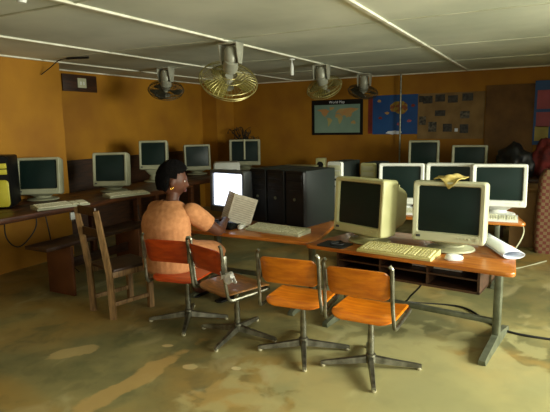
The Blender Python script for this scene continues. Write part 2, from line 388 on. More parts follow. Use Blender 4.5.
# ------------------------------------------------------------------ screens, keyboards, towers
def monitor(loc, rz, label, W=.46, H=.405, plastic='cream', tilt=6, stand=.07, screen='glass', D=.40, name='crt_monitor', logo=True, group='bulky old computer monitors'):
    t = thing(name, loc, rz, label, 'monitor', group)
    mx = tr(0, 0, stand) @ rot('X', R(-tilt))
    sw, sh = W * .835, H * .755; cz = H / 2; sz = H * .54
    def ring(w, h, y, r, c=cz): return [(x, y, z + c) for x, z in rrect(w, h, r, 4)]
    b = MB(); b.rings([ring(W, H, .075, .018), ring(W, H, .02, .018), ring(W - .008, H - .008, .004, .016), ring(W - .02, H - .02, 0, .014), ring(sw + .012, sh + .012, .004, .014, sz), ring(sw, sh, .02, .012, sz), ring(sw, sh, .024, .012, sz)], cap0=False, cap1=False)
    bz = b.build('bezel', plastic, t, mtx=mx)
    h = MB(); h.rings([ring(W, H, .073, .018), ring(W * .985, H * .98, .15, .024), ring(W * .83, H * .83, .2, .04, cz * .98), ring(W * .74, H * .72, D - .03, .05, cz * .95), ring(W * .70, H * .66, D, .05, cz * .95)], cap0=False)
    for k in range(5): h.box(-W * .25, W * .25, D * .62 + k * .022, D * .62 + k * .022 + .008, cz * .98 + H * .36, cz * .98 + H * .395)
    h.build('housing', plastic, t, mtx=mx)
    s = MB(); nx, ny = 8, 6; rows = []
    for j in range(ny + 1):
        rows.append([((i / nx - .5) * sw, .021 - .012 * (1 - (2 * i / nx - 1) ** 2) * (1 - (2 * j / ny - 1) ** 2), (j / ny - .5) * sh + sz) for i in range(nx + 1)])
    s.rings(rows, closed=False); s.build('screen', screen, t, smooth=60, mtx=mx)
    # chin controls
    c = MB(); zb = H * .09
    for k in range(4): c.box(W * .14 + k * .02, W * .14 + k * .02 + .012, -.003, .004, zb - .004, zb + .004, .001)
    c.build('button_row', plastic, bz, mtx=mx)
    MB().lathe([(.009, 0), (.009, .006)], 12, mtx=mx @ tr(W * .4, .004, zb) @ rot('X', pi / 2)).build('power_button', plastic, bz)
    if logo: MB().box(-W * .43, -W * .37, -.003, .004, zb - .007, zb + .007, .001, mtx=mx).build('badge', 'greycase', bz)
    f = MB(); f.lathe([(.125, .001), (.135, .006), (.13, .016), (.075, .028), (.06, stand * .7)], 24, mtx=tr(0, .14, 0), sx=1.1)
    f.rings([[(x, y + .15, z) for x, y in rrect(.18 + dw, .16 + dw, .03)] for z, dw in ((stand * .55, -.03), (stand * .9, .05), (stand + .012, .06))])
    f.build('stand', plastic, t)
    return t
def keyboard(loc, rz, label, plastic='cream', keys='keys', L=.47, Dp=.165, name='keyboard'):
    t = thing(name, loc, rz, label, 'keyboard', 'computer keyboards')
    b = MB(); b.rings([[(x, -Dp / 2, .001), (x, Dp / 2, .001), (x, Dp / 2, .036), (x, Dp / 2 - .02, .036), (x, -Dp / 2 + .006, .018), (x, -Dp / 2, .014)] for x in (-L / 2, -L / 2 + .005, L / 2 - .005, L / 2)])
    b.build('body', plastic, t, smooth=25)
    sl = math.atan2(.018, Dp - .03)
    def block(nm, xa, xb, ya, yb, nx, ny):
        k = MB(); dx, dy = (xb - xa) / nx, (yb - ya) / ny
        for i in range(nx):
            for j in range(ny):
                if ny > 2 and j == 0 and 3 < i < nx - 5: 
                    if i == 4: k.box(xa + i * dx, xa + (nx - 5) * dx, ya + .001, ya + dy - .002, 0, .009)
                    continue
                k.rings([[(xa + i * dx + e, ya + j * dy + e, z), (xa + (i + 1) * dx - e, ya + j * dy + e, z), (xa + (i + 1) * dx - e, ya + (j + 1) * dy - e, z), (xa + i * dx + e, ya + (j + 1) * dy - e, z)] for z, e in ((0, .001), (.009, .0035))])
        k.build(nm, keys, t, smooth=0, mtx=tr(0, 0, .0155) @ tr(0, -Dp / 2, 0) @ rot('X', sl) @ tr(0, Dp / 2, 0))
    block('letter_keys', -L / 2 + .014, L * .16, -Dp / 2 + .012, Dp / 2 - .05, 15, 5)
    block('function_keys', -L / 2 + .014, L * .16, Dp / 2 - .042, Dp / 2 - .024, 13, 1)
    block('cursor_keys', L * .18, L * .29, -Dp / 2 + .012, Dp / 2 - .05, 3, 4)
    block('number_pad', L * .31, L / 2 - .012, -Dp / 2 + .012, Dp / 2 - .05, 4, 5)
    return t
def mouse(loc, rz, label, m='white', cord=True):
    t = thing('computer_mouse', loc, rz, label, 'mouse')
    s = MB(); s.rings([[(.031 * k * cos(a) * (1 - .12 * sin(a)), .055 * k * sin(a), z + .006 * k * (-sin(a)) * (z > .02)) for a in [2 * pi * i / 20 for i in range(20)]] for k, z in ((.9, .001), (1, .007), (.98, .018), (.8, .029), (.45, .035), (.1, .036))])
    s.build('shell', m, t)
    MB().box(-.001, .001, .01, .05, .02, .033).build('button_seam', 'greycase', t)
    if cord: MB().tube(smooth_path([(0, .053, .012), (.0, .09, .005), (-.03, .15, .004), (-.02, .24, .004)]), .0022, 6).build('cord', 'cream', t)
    return t
def tower(loc, rz, label, w=.18, d=.42, h=.445, body='case', face='black', style=0, group='tower computers'):
    t = thing('tower_computer', loc, rz, label, 'computer', group)
    MB().box(-w / 2, w / 2, .03, d, .012, h, .004).build('case', body, t)
    f = MB(); f.rings([[(x, y, z + h / 2 + .005) for x, z in rrect(w + .004, h - .006, .018)] for y in (.032, .012)] + [[(x * .95, .0, z * .98 + h / 2 + .005) for x, z in rrect(w, h, .02)]], cap0=False)
    fp = f.build('front_panel', face, t)
    for k in range(2): MB().box(-w * .4, w * .4, -.004, .003, h * .84 - k * .055, h * .84 - k * .055 + .042, .002).build('drive_bay', 'cream' if style else 'black', fp)
    MB().box(-w * .28, w * .28, -.004, .003, h * .62, h * .62 + .02, .002).build('floppy_slot', 'black', fp)
    MB().lathe([(.012, 0), (.012, .007), (.008, .008)], 14, mtx=tr(0, .001, h * .5) @ rot('X', pi / 2)).build('power_button', 'steel' if not style else 'chrome', fp)
    for s in (-1, 1): MB().box(s * w * .3 - .02, s * w * .3 + .02, .05, d - .05, .001, .013, .003).build('foot', 'rubber', t)
    return t

# front desk
monitor((-1.10, 3.20, TZ), R(-22), 'cream monitor turned to the left on the front desk, dark screen, by the towers', tilt=4, plastic='beige', W=.42, H=.375, D=.34)
m6 = monitor((-.515, 3.17, TZ), R(-2), 'cream monitor facing the camera on the front desk, yellow cloth on top', W=.43, H=.375, tilt=3, plastic='cream', D=.37)
keyboard((-.785, 3.08, TZ), R(-7), 'yellowed keyboard on the front desk between the two cream monitors', 'yellowed', 'ykeys', .47, .19)
mouse((-.45, 3.06, TZ), R(-62), 'white mouse on the front desk beside the yellowed keyboard', cord=False)
# woman's desk
monitor((-2.37, 3.57, TZ), R(-11), 'switched-on monitor with a glowing white screen before the seated woman', W=.40, H=.36, plastic='greycase', screen='lit', tilt=2, D=.34)
keyboard((-2.33, 3.36, TZ), R(-8), 'black keyboard under the seated woman\'s hand', 'black', 'case', .42, .15)
keyboard((-1.775, 3.36, TZ), R(-8), 'white keyboard in front of the black towers on the seated woman\'s desk', 'cream', 'keys', .49, .17)
mouse((-2.09, 3.36, TZ), R(10), 'white mouse by the open book on the seated woman\'s desk')
tower((-1.715, 3.54, TZ), R(-13), 'black tower with its grey side showing, rightmost of the three on one desk')
tower((-1.905, 3.584, TZ), R(-13), 'black tower standing in the middle of three on one desk')
tower((-2.095, 3.628, TZ), R(-13), 'black tower beside the lit screen, leftmost of three on one desk')
# second row
monitor((-1.15, 4.56, TZ), R(10), 'white monitor in the second row, seen between the two front monitors', W=.40, H=.37, plastic='white', tilt=4)
monitor((-.75, 4.66, TZ), R(4), 'white monitor in the second row, mostly hidden behind the front monitor with the cloth', W=.40, H=.37, plastic='white', tilt=2)
monitor((-.34, 4.60, TZ), R(8), 'bright white monitor at the right end of the second row', W=.43, H=.36, plastic='white', tilt=3, stand=.085)
keyboard((-.40, 4.46, TZ), R(4), 'white keyboard below the rightmost white monitor', 'white', 'keys', .44, .16)
keyboard((-1.06, 4.50, TZ), R(4), 'white keyboard of the second row, seen in the gap between the front monitors', 'white', 'keys', .44, .16)
tower((-1.73, 4.42, TZ), R(-7), 'white tower with a dark side behind the left front monitor', .15, .38, .45, 'case', 'white', 1)
tower((-1.49, 4.66, TZ), R(-7), 'smaller beige tower right of the white tower, beside a white monitor', .15, .34, .425, 'case', 'beige', 1)

# ------------------------------------------------------------------ left wall: long desk and its row
LZ = .68
def plank_desk(label, x0, x1, y0, y1, z, ys):
    t = thing('long_desk', ((x0 + x1) / 2, (y0 + y1) / 2, 0), 0, label, 'desk', 'long desks along the left wall'); w, d = x1 - x0, y1 - y0
    tp = MB()
    for k in range(3): tp.box(-w / 2 + w * k / 3 + .002, -w / 2 + w * (k + 1) / 3 - .002, -d / 2, d / 2, z - .035, z, .003)
    tp.build('desktop', 'desk', t)
    MB().box(w / 2 - .2, w / 2 - .175, -d / 2 + .02, d / 2 - .02, z - .08, z - .036, .003).build('apron', 'desk', t)
    for y in ys:
        for x in (-w / 2 + .06, w / 2 - .06): MB().box(x - .03, x + .03, y - (y0 + y1) / 2 - .03, y - (y0 + y1) / 2 + .03, 0.001, z - .036, .004).build('leg', 'desk', t)
    return t
plank_desk('long brown desk along the left wall carrying the two nearest monitors', XL + .03, -3.71, 1.3, 4.9, LZ, (1.4, 4.0))
plank_desk('brown desk in the far left corner under the farther monitors', XL + .0, -3.85, 5.0, 7.5, LZ, (5.1, 7.4))
t = thing('tower_computer', (-4.2, 2.77, LZ), R(40), 'yellow-beige tower with black drive bays at the left edge of the photo', 'computer', 'tower computers')
MB().box(-.1, .1, .03, .32, .012, .46, .02).build('case', 'black', t)
o = MB().rings([[(x * k, y, z * k + .235) for x, z in rrect(.205, .455, .045)] for y, k in ((.04, 1), (.012, 1), (0, .95))]).build('front_panel', 'black', t)
MB().rings([[(x * k, y, z * k + .135) for x, z in rrect(.18, .235, .03)] for y, k in ((.004, 1), (-.008, 1), (-.013, .94))]).build('lower_cover', 'ybeige', o)
for z in (.30, .352): MB().box(-.085, .085, -.008, .004, z, z + .044, .004).build('drive_bay', 'ybeige', o)
MB().box(-.05, .03, -.008, .004, .41, .425, .002).build('floppy_slot', 'cream', o)
MB().lathe([(.016, 0), (.016, .008), (.01, .01)], 16, mtx=tr(0, -.004, .272) @ rot('X', pi / 2)).build('power_button', 'chrome', o)
for x in (-.06, .06): MB().box(x - .015, x + .015, .05, .3, .001, .013, .002).build('foot', 'rubber', t)
monitor((-4.25, 3.20, LZ), R(36), 'grey-white monitor next to the yellow-beige tower on the left desk', plastic='shadegrey', W=.40, H=.355, tilt=9, D=.24)
monitor((-4.08, 3.94, LZ), R(28), 'grey-white monitor on the left desk, in front of the recess', plastic='shadegrey', W=.365, H=.36, tilt=7, D=.34)
monitor((-4.28, 4.86, LZ), R(32), 'raised grey-white monitor behind the seated woman\'s head', plastic='shadegrey', W=.345, H=.36, tilt=9, D=.32, stand=.165)
monitor((-4.32, 5.83, LZ), R(44), 'grey-white monitor just right of the seated woman\'s head in the back corner', plastic='shadegrey', W=.37, H=.36, tilt=5, D=.36)
md = monitor((-4.12, 6.76, LZ), R(26), 'far corner monitor whose dark screen is split by a pale vertical strip', plastic='shadegrey', W=.48, H=.40, tilt=6, D=.34)
MB().box(-.012, .012, -.012, .004, .09, .40, .002, mtx=tr(0, 0, .07) @ rot('X', R(-6))).build('pale_strip', 'cream', md)
keyboard((-3.78, 3.06, LZ), R(72), 'grey-white keyboard in front of the nearest monitor on the left desk', 'shadegrey', 'keys', .46, .17)
keyboard((-3.75, 3.84, LZ), R(72), 'pale keyboard in front of the monitor before the recess', 'shadegrey', 'keys', .44, .16)

# ------------------------------------------------------------------ bench, wooden chair, backboard
t = thing('wooden_bench', (-3.52, 3.16, 0), 0, 'long dark wooden bench in front of the left desk', 'bench')
MB().box(-.13, .13, -.58, .6, .415, .445, .004).build('seat', 'darkwood', t)
for y in (-.36, .42): MB().box(-.15, .15, y - .012, y + .012, .001, .414, .002).build('side_panel', 'boardb', t)
MB().box(-.012, .012, -.348, .408, .2, .28, .002).build('rail', 'darkwood', t)

t = thing('wooden_chair', (-2.8, 2.76, 0), R(-14), 'rough wooden chair in front of the bench, left of the seated woman', 'chair')
for s in (-1, 1):
    MB().tube([(s * .14, -.17, .001), (s * .14, -.18, .34), (s * .14, -.22, .62), (s * .14, -.245, .80)], [.032, .031, .028, .024], 4, flat=.9).build('back_leg', 'raw', t, smooth=0)
    MB().box(s * .14 - .02, s * .14 + .02, .13, .17, .001, .345, .003).build('front_leg', 'raw', t)
    MB().box(s * .14 - .012, s * .14 + .012, -.16, .13, .3, .345, .002).build('seat_rail', 'raw', t)
    MB().box(s * .14 - .01, s * .14 + .01, -.16, .13, .09, .12, .002).build('rung', 'raw', t)
MB().box(-.165, .165, -.16, .19, .346, .366, .004).build('seat', 'darkwood', t)
for z, y in ((.6, -.214), (.76, -.24)): MB().box(-.12, .12, y - .008, y + .008, z, z + .06, .003).build('back_slat', 'darkwood', t)

t = tag(MB().box(XREC + .005, XREC + .03, YJ + .05, 6.9, .05, .98, .004).build('wooden_backboard', 'darkwood'), 'dark wooden board standing along the recess wall behind the left monitors', 'board')

# ------------------------------------------------------------------ back of the room
t = thing('back_table', (-2.15, 7.05, 0), 0, 'long dark table against the back wall under the posters', 'table')
MB().box(-1.7, 1.55, -.35, .4, .56, .6, .006).build('tabletop', 'darkwood', t)
for x in (-1.6, 1.45):
    for y in (-.3, .33): MB().box(x - .03, x + .03, y - .03, y + .03, .001, .559, .004).build('leg', 'darkwood', t)
MB().box(-1.57, 1.42, .31, .33, .3, .5, .004).build('back_rail', 'darkwood', t)
monitor((-1.42, 6.76, .60), R(6), 'dim grey monitor against the back wall below the pinboard, the left of two', plastic='shadegrey', W=.385, H=.36, tilt=3, stand=.17, D=.36)
monitor((-.86, 6.76, .60), R(4), 'dim grey monitor at the back, below the hardboard panel, the right of two', plastic='shadegrey', W=.42, H=.34, tilt=3, stand=.13, D=.36)
t = thing('desktop_computer', (-3.30, 6.95, .6), R(4), 'flat beige desktop computer on the back table below the world map', 'computer')
MB().box(-.26, .26, -.2, .2, .01, .15, .006).build('case', 'beige', t)
fp = MB().box(-.265, .265, -.22, -.199, .008, .155, .008).build('front_panel', 'cream', t)
MB().box(.03, .22, -.224, -.219, .09, .13, .002).build('drive_bay', 'black', fp)
for x in (-.2, .2): MB().box(x - .02, x + .02, -.15, .15, .001, .011).build('foot', 'rubber', t)
t = thing('small_speaker', (-3.04, 7.22, .6), R(10), 'small beige speaker box behind the flat desktop computer', 'speaker')
MB().box(-.07, .07, -.07, .07, .001, .25, .01).build('case', 'beige', t)
MB().lathe([(.045, 0), (.05, .006), (.02, .002), (.003, .006)], 18, mtx=tr(0, -.07, .15) @ rot('X', pi / 2)).build('speaker_cone', 'black', t)
t = thing('printer', (-4.10, 6.22, LZ), R(35), 'white printer in the far left corner between two monitors', 'printer')
MB().rings([[(x, y, z) for x, y in rrect(.38 - e, .3 - e, .03)] for z, e in ((.001, .01), (.02, 0), (.13, 0), (.16, .03), (.165, .06))]).build('case', 'white', t)
MB().box(-.14, .14, -.2, -.14, .05, .062, .003).build('paper_tray', 'greycase', t)
MB().box(.05, .15, -.12, -.06, .163, .17, .002).build('control_panel', 'greycase', t)
t = thing('dried_stems', (-4.45, 7.3, LZ), 0, 'dark tangle of dried stems above the far corner monitor', 'plant')
MB().lathe([(.05, .001), (.07, .02), (.085, .16), (.06, .28), (.065, .3), (.05, .3), (.05, .26)], 18).build('vase', 'darkwood', t)
s = MB()
for k in range(46):
    a = random.uniform(0, 2 * pi); e = random.uniform(.02, .26); h = random.uniform(.42, .66)
    s.tube(smooth_path([(0, 0, .25), (cos(a) * e * .4, sin(a) * e * .4, h * .75), (cos(a) * e, sin(a) * e, h), (cos(a + .6) * e * 1.2, sin(a + .6) * e * 1.2, h - .06)], 3), [.004] * 9 + [.012], 4)
s.build('stems', 'leaf', t, smooth=0)

# posters (flat things pinned to the back wall)
def flat(mb, m, t, nm, d0, d1, poly=None, box=None):
    y0, y1 = YB - d1, YB - d0
    if box: mb = MB().box(box[0], box[1], y0, y1, box[2], box[3])
    return mb.build(nm, m, t, smooth=0)
def text(s, size, loc, m, parent, nm):
    cu = bpy.data.curves.new(nm, 'FONT'); cu.body = s; cu.size = size; cu.align_x = 'CENTER'; cu.align_y = 'CENTER'; cu.extrude = .0006
    o = bpy.data.objects.new(nm, cu); COL.objects.link(o)
    dg = bpy.context.evaluated_depsgraph_get(); me = bpy.data.meshes.new_from_object(o.evaluated_get(dg)); bpy.data.objects.remove(o)
    me.materials.clear(); me.materials.append(MT[m]); me.transform(rot('X', pi / 2)); me.transform(tr(*loc))
    o = bpy.data.objects.new(nm, me); COL.objects.link(o); o.parent = parent; return o
def pthing(name, x, z, label, cat, group=None): return thing(name, (x, YB, z), 0, label, cat, group)
def pbox(t, nm, m, x0, x1, z0, z1, d0, d1): return MB().box(x0, x1, -d1, -d0, z0, z1).build(nm, m, t, smooth=0)
mp = pthing('world_map', -2.93, 1.455, 'framed world map with a black title band on the back wall', 'map')
pbox(mp, 'frame', 'black', -.42, .42, -.27, .27, .001, .012)
pbox(mp, 'sea', 'mapsea', -.375, .375, -.235, .195, .012, .014)
text('World Map', .055, (0, -.0145, .232), 'paper', mp, 'title')
CONT = [[(-165, 65), (-125, 70), (-90, 72), (-60, 55), (-75, 42), (-82, 28), (-98, 22), (-88, 15), (-80, 8), (-105, 20), (-122, 36), (-128, 52)], [(-80, 8), (-60, 10), (-36, -6), (-48, -26), (-66, -50), (-74, -50), (-72, -18)],
        [(-16, 14), (-8, 34), (12, 36), (32, 30), (43, 11), (51, 11), (40, -10), (34, -26), (20, -35), (12, -12), (8, 5)], [(-10, 37), (-4, 48), (6, 60), (26, 71), (70, 72), (110, 76), (178, 68), (158, 56), (140, 50), (122, 38), (120, 24), (106, 10), (98, 16), (80, 8), (70, 22), (56, 26), (44, 14), (35, 32), (26, 38), (12, 44)],
        [(114, -22), (132, -12), (143, -12), (153, -28), (146, -38), (130, -32), (116, -34)], [(-55, 60), (-25, 70), (-20, 82), (-60, 82)]]
for c in CONT:
    MB().prism([(lo / 180 * .365, (la * 1.05 - 12) / 90 * .19) for lo, la in c], .0142, .0152, mtx=rot('X', pi / 2)).build('continent', 'mapland', mp, smooth=0)
bp = pthing('blue_poster', -2.06, 1.48, 'blue poster with a red side strip, right of the world map', 'poster')
pbox(bp, 'sheet', 'blue', -.30, .37, -.29, .28, .001, .004); pbox(bp, 'red_strip', 'red', -.37, -.302, -.28, .27, .001, .004)
def blob(cx, cz, rx, rz_, seed, nn=18):
    r_ = random.Random(seed); return [(cx + rx * cos(2 * pi * i / nn) * r_.uniform(.7, 1.1), cz + rz_ * sin(2 * pi * i / nn) * r_.uniform(.7, 1.1)) for i in range(nn)]
def pblob(t, nm, m, poly, d=.0042): MB().prism(poly, d, d + .001, mtx=rot('X', pi / 2)).build(nm, m, t, smooth=0)
pblob(bp, 'warm_patch', 'warm', blob(.1, .1, .15, .1, 3)); pblob(bp, 'white_patch', 'paper', blob(.02, -.265, .13, .03, 5))
for k, (x, z) in enumerate(((-.2, .2), (-.18, -.05), (.25, -.1), (-.08, .02), (.3, .12), (.1, -.14))): pblob(bp, 'small_patch', ('mapland', 'red', 'pink')[k % 3], blob(x, z, .035, .022, 8 + k))
pb = pthing('pinboard', -1.24, 1.48, 'brown pinboard covered with small dark photographs on the back wall', 'board')
pbox(pb, 'panel', 'pin', -.45, .45, -.36, .28, .001, .008)
PH = [(-.46, .22, .07, .09), (-.40, .20, .14, .105), (-.22, .22, .14, .1), (-.04, .20, .14, .1), (.16, .22, .15, .1), (-.22, .02, .15, .08), (.14, -.02, .13, .1), (-.45, -.10, .1, .12), (-.31, -.2, .12, .14), (-.1, -.2, .13, .11), (.14, -.22, .12, .12), (.07, -.2, .045, .045)]
for k, (x, z, w_, h_) in enumerate((q[0] * .95, q[1] - .06, q[2] * .95, q[3]) for q in PH):
    o = pbox(pb, 'photograph', 'paper' if k == 11 else ('photow' if k in (6, 7, 8) else 'photo'), x, x + w_, z, z + h_, .008, .0095)
hp = tag(MB().box(-.78, -.18, YB - .03, YB - .008, .78, 1.83, .003).build('hardboard_panel', 'hard'), 'tall brown stained hardboard panel right of the pinboard', 'board')
cb = pthing('blue_notice_board', .1, 1.44, 'blue notice board with pink, green and yellow papers at the right edge', 'board')
pbox(cb, 'panel', 'blue', -.29, .4, -.4, .42, .03, .042)
for k, (x, z, m) in enumerate(((-.26, .06, 'pink'), (-.26, -.17, 'pink'), (-.27, -.35, 'yellow'), (-.04, .06, 'green'), (-.04, -.17, 'mapsea'), (-.04, -.36, 'purple'), (.17, .06, 'yellow'), (.17, -.17, 'pink'))):
    pbox(cb, 'paper_sheet', m, x, x + .16, z, z + (.24 if z > 0 else .19), .042, .0435)
tag(MB().tube([(-1.92, YB - .09, .001), (-1.92, YB - .09, CZ - .001)], .014, 8).build('conduit_pipe', 'chrome'), 'thin grey pipe running from floor to ceiling before the blue poster', 'pipe')

# clutter at right back
def lump(nm, loc, r, m, label, cat, seed, parent=None, amp=.35):
    t = bmesh.new(); bmesh.ops.create_icosphere(t, subdivisions=4, radius=1)
    for v in t.verts:
        k = 1 + amp * noise.noise(v.co * 1.6 + V((seed, 0, 0))) + .1 * noise.noise(v.co * 5 + V((seed, 3, 0)))
        z = v.co.z * k * r[2]; v.co = V((v.co.x * k * r[0], v.co.y * k * r[1], max(z, -r[2] * .75) + r[2] * .75))
    mb = MB(); mb.join(t); o = mb.build(nm, m, parent, smooth=60); o.location = loc
    return tag(o, label, cat) if label else o
t = thing('side_table', (.08, 6.75, 0), 0, 'low dark table heaped with bags in the right back corner', 'table')
MB().box(-.58, .62, -.32, .32, .66, .70, .005).build('tabletop', 'darkwood', t)
for x in (-.52, .56):
    for y in (-.27, .27): MB().box(x - .025, x + .025, y - .025, y + .025, .001, .66, .003).build('leg', 'darkwood', t)
lump('black_bag', (-.34, 6.7, .701), (.22, .2, .21), 'bag', 'bulging black bag on the low table behind the bright white monitor', 'bag', 1)
lump('red_cloth_bundle', (-.02, 6.72, .701), (.15, .19, .24), 'redc', 'dark red cloth bundle to the right of the black bag', 'cloth', 4)
lump('purple_cloth_bundle', (.2, 6.6, .701), (.13, .17, .15), 'purple', 'dark purple cloth bundle at the right edge of the photo', 'cloth', 9)
t = thing('checked_bag', (.13, 5.95, 0), R(4), 'large red and cream checked carrier bag standing at the right edge', 'bag')
MB().rings([[(x * k, y * k, z) for x, y in rrect(.42, .26, .05)] for z, k in ((.001, .94), (.1, 1.02), (.45, 1.0), (.78, .9), (.86, .7))]).build('sack', 'plaid', t)
for s in (-1, 1): MB().tube(smooth_path([(-.09, s * .08, .84), (-.06, s * .1, .95), (.06, s * .1, .95), (.09, s * .08, .84)]), .01, 6, flat=.5).build('handle', 'redc', t)
t = thing('cardboard_box', (-.2, 6.2, 0), R(2), 'tall brown cardboard box beside the checked bag', 'box')
MB().box(-.13, .13, -.15, .15, .001, .6, .004).build('carton', 'carton', t)
MB().box(-.02, .02, -.152, .152, .59, .602, .001).build('tape', 'yellow', t)
for s in (-1, 1): MB().box(-.13, .13, 0, .13, -.003, .003, mtx=tr(0, s * .15, .6) @ rot('X', s * R(24) + (pi if s < 0 else 0) * 0) @ (M4.Identity(4) if s > 0 else rot('Z', pi))).build('flap', 'carton', t)

# ------------------------------------------------------------------ ceiling fans and fittings
def fan(loc, label, drop, D, turn, tilt, wire='wire', blade='blade'):
    t = thing('ceiling_fan', loc, turn, label, 'fan', 'caged orbit fans hung from the ceiling')
    br = MB(); br.box(-.09, .09, -.06, .06, -.014, -.001, .003)
    for s in (-1, 1): br.rings([[(s * .085 - .004, -w_, z), (s * .085 + .004, -w_, z), (s * .085 + .004, w_, z), (s * .085 - .004, w_, z)] for z, w_ in ((-.013, .058), (-.1, .045), (-.17, .026))])
    br.build('bracket', 'motor', t)
    MB().tube([(-.08, 0, -.15), (.08, 0, -.15)], .012, 8).build('pivot_bar', 'chrome', t)
    MB().lathe([(.05, -.16), (.06, -.13), (.055, -.06), (.035, -.03)], 16).build('gearbox', 'motor', t)
    mx = tr(0, 0, -.15) @ tilt
    MB().lathe([(.03, .03), (.058, .01), (.066, -.05), (.055, -.09), (.02, -.1)], 18, mtx=mx).build('motor', 'motor', t)
    r = D / 2; zc = -(drop - .15)
    g = MB(); prof = [(.07, zc + .06), (r * .55, zc + .055), (r * .93, zc + .03), (r, zc), (r * .92, zc - .035), (r * .5, zc - .065), (.05, zc - .07)]
    for k in range(40):
        a = 2 * pi * k / 40
        g.tube([(q * cos(a), q * sin(a), z) for q, z in prof], .0016, 4, mtx=mx)
    for q, z in prof: g.tube([(q * cos(2 * pi * i / 40), q * sin(2 * pi * i / 40), z) for i in range(40)], .003 if q != r else .005, 5, closed=True, mtx=mx)
    cg = g.build('cage', wire, t, weld=False)
    MB().lathe([(.055, zc - .066), (.05, zc - .076), (.01, zc - .08)], 18, mtx=mx).build('cage_cap', 'motor', cg)
    MB().lathe([(.035, zc + .05), (.04, zc + .0), (.03, zc - .02)], 14, mtx=mx).build('blade_hub', 'motor', t)
    for k in range(3):
        b = MB(); a = 2 * pi * k / 3; rows = []
        for q, wdt in ((.035, .03), (.08, .06), (r * .6, .105), (r * .82, .1), (r * .9, .06)):
            rows.append([(q, -wdt, zc + .012), (q, 0, zc), (q, wdt, zc - .022), (q, wdt, zc - .025), (q, 0, zc - .003), (q, -wdt, zc + .009)])
        b.rings(rows, mtx=mx @ rot('Z', a)).build('blade', blade, t)
    return t
view = rot('Z', R(28))                                                # fans swing about the line along the room diagonal
def tl(back, side): return rot('Z', R(28)) @ rot('Y', R(side)) @ rot('X', R(back))
fan((-2.36, 3.70, CZ - .014), 'large amber caged ceiling fan nearest the camera', .34, .50, 0, tl(40, 15))
fan((-4.03, 4.88, CZ), 'dark caged ceiling fan in the far left above the recess monitors', .27, .42, 0, tl(30, 9), 'wired', 'bladed')
fan((-2.36, 5.62, CZ - .014), 'amber caged ceiling fan left of the map, second along the white batten', .28, .42, 0, tl(32, -22))
fan((-2.30, 7.0, CZ - .014), 'dark caged ceiling fan hanging before the blue poster', .25, .42, 0, tl(24, 6), 'wired', 'bladed')
t = thing('lamp_holder', (-2.43, 4.99, CZ - .007), 0, 'small white bulb holder hanging from the ceiling between two fans', 'lamp')
MB().lathe([(.035, -.014), (.035, -.001), (.02, -.001)], 14).build('ceiling_rose', 'white', t)
MB().lathe([(.006, -.05), (.006, -.012)], 8).build('cord', 'white', t)
MB().lathe([(.016, -.17), (.02, -.16), (.02, -.08), (.012, -.045)], 12).build('socket', 'white', t)
t = thing('lamp_fitting', (-2.25, 1.70, CZ), 0, 'white lamp fitting cut by the top edge at the left of the ceiling', 'lamp')
MB().lathe([(.05, -.02), (.05, -.001), (.03, -.001)], 16).build('ceiling_rose', 'white', t)
MB().lathe([(.02, -.09), (.026, -.06), (.022, -.019)], 14).build('socket', 'white', t)
t = thing('fuse_board', (XL + .001, 3.72, 1.93), 0, 'dark wooden board with a pale switch high on the left wall corner', 'switch board')
t.location = (XREC + .001, 4.55, 1.905)
MB().box(0, .025, -.25, .27, -.1, .1, .004).build('backing_board', 'darkwood', t)
sw = MB().box(.025, .04, -.04, .09, -.055, .06, .004).build('switch_box', 'cream', t)
for y in (0, .045): MB().box(.04, .046, y - .01, y + .012, -.02, .02, .002).build('switch', 'white', sw)
t = tag(MB().tube(smooth_path([(XL + .02, 3.56, 1.90), (XL + .12, 3.6, 1.97), (-4.28, 3.58, 2.02), (-4.16, 3.59, 2.033), (-3.95, 3.66, 2.033)]), [.005] * 18 + [.012] * 7, 6).build('loose_cable', 'rubber'), 'loose black cable end taped to the ceiling above the left wall', 'cable')

# ------------------------------------------------------------------ small things
t = thing('open_book', (-2.235, 3.335, TZ), R(8), 'open book standing tilted before the lit screen', 'book')
for sd_, nm in ((1, 'right_page'), (-1, 'left_page')):
    mx = tr(.02, 0, .06) @ rot('Y', R(15)) @ rot('X', R(-12)) @ (rot('Z', R(14)) if sd_ > 0 else rot('Z', R(128)))
    wd = .19; y0 = .002 if sd_ > 0 else -.014
    o = MB().box(0, wd, y0, y0 + .012, 0, .225, .001).build(nm, 'page', t, mtx=mx)
    l = MB(); yl = -.0002 if sd_ > 0 else -.0002
    for k in range(11): l.box(.016, wd - .014, (y0 - .0006), y0 + .0002, .02 + k * .017, .026 + k * .017)
    if sd_ < 0:
        l.b.free(); l = MB()
        for k in range(11): l.box(.016, wd - .014, y0 + .0118, y0 + .0126, .02 + k * .017, .026 + k * .017)
    l.build('printed_lines', 'ink', o, smooth=0, mtx=mx)
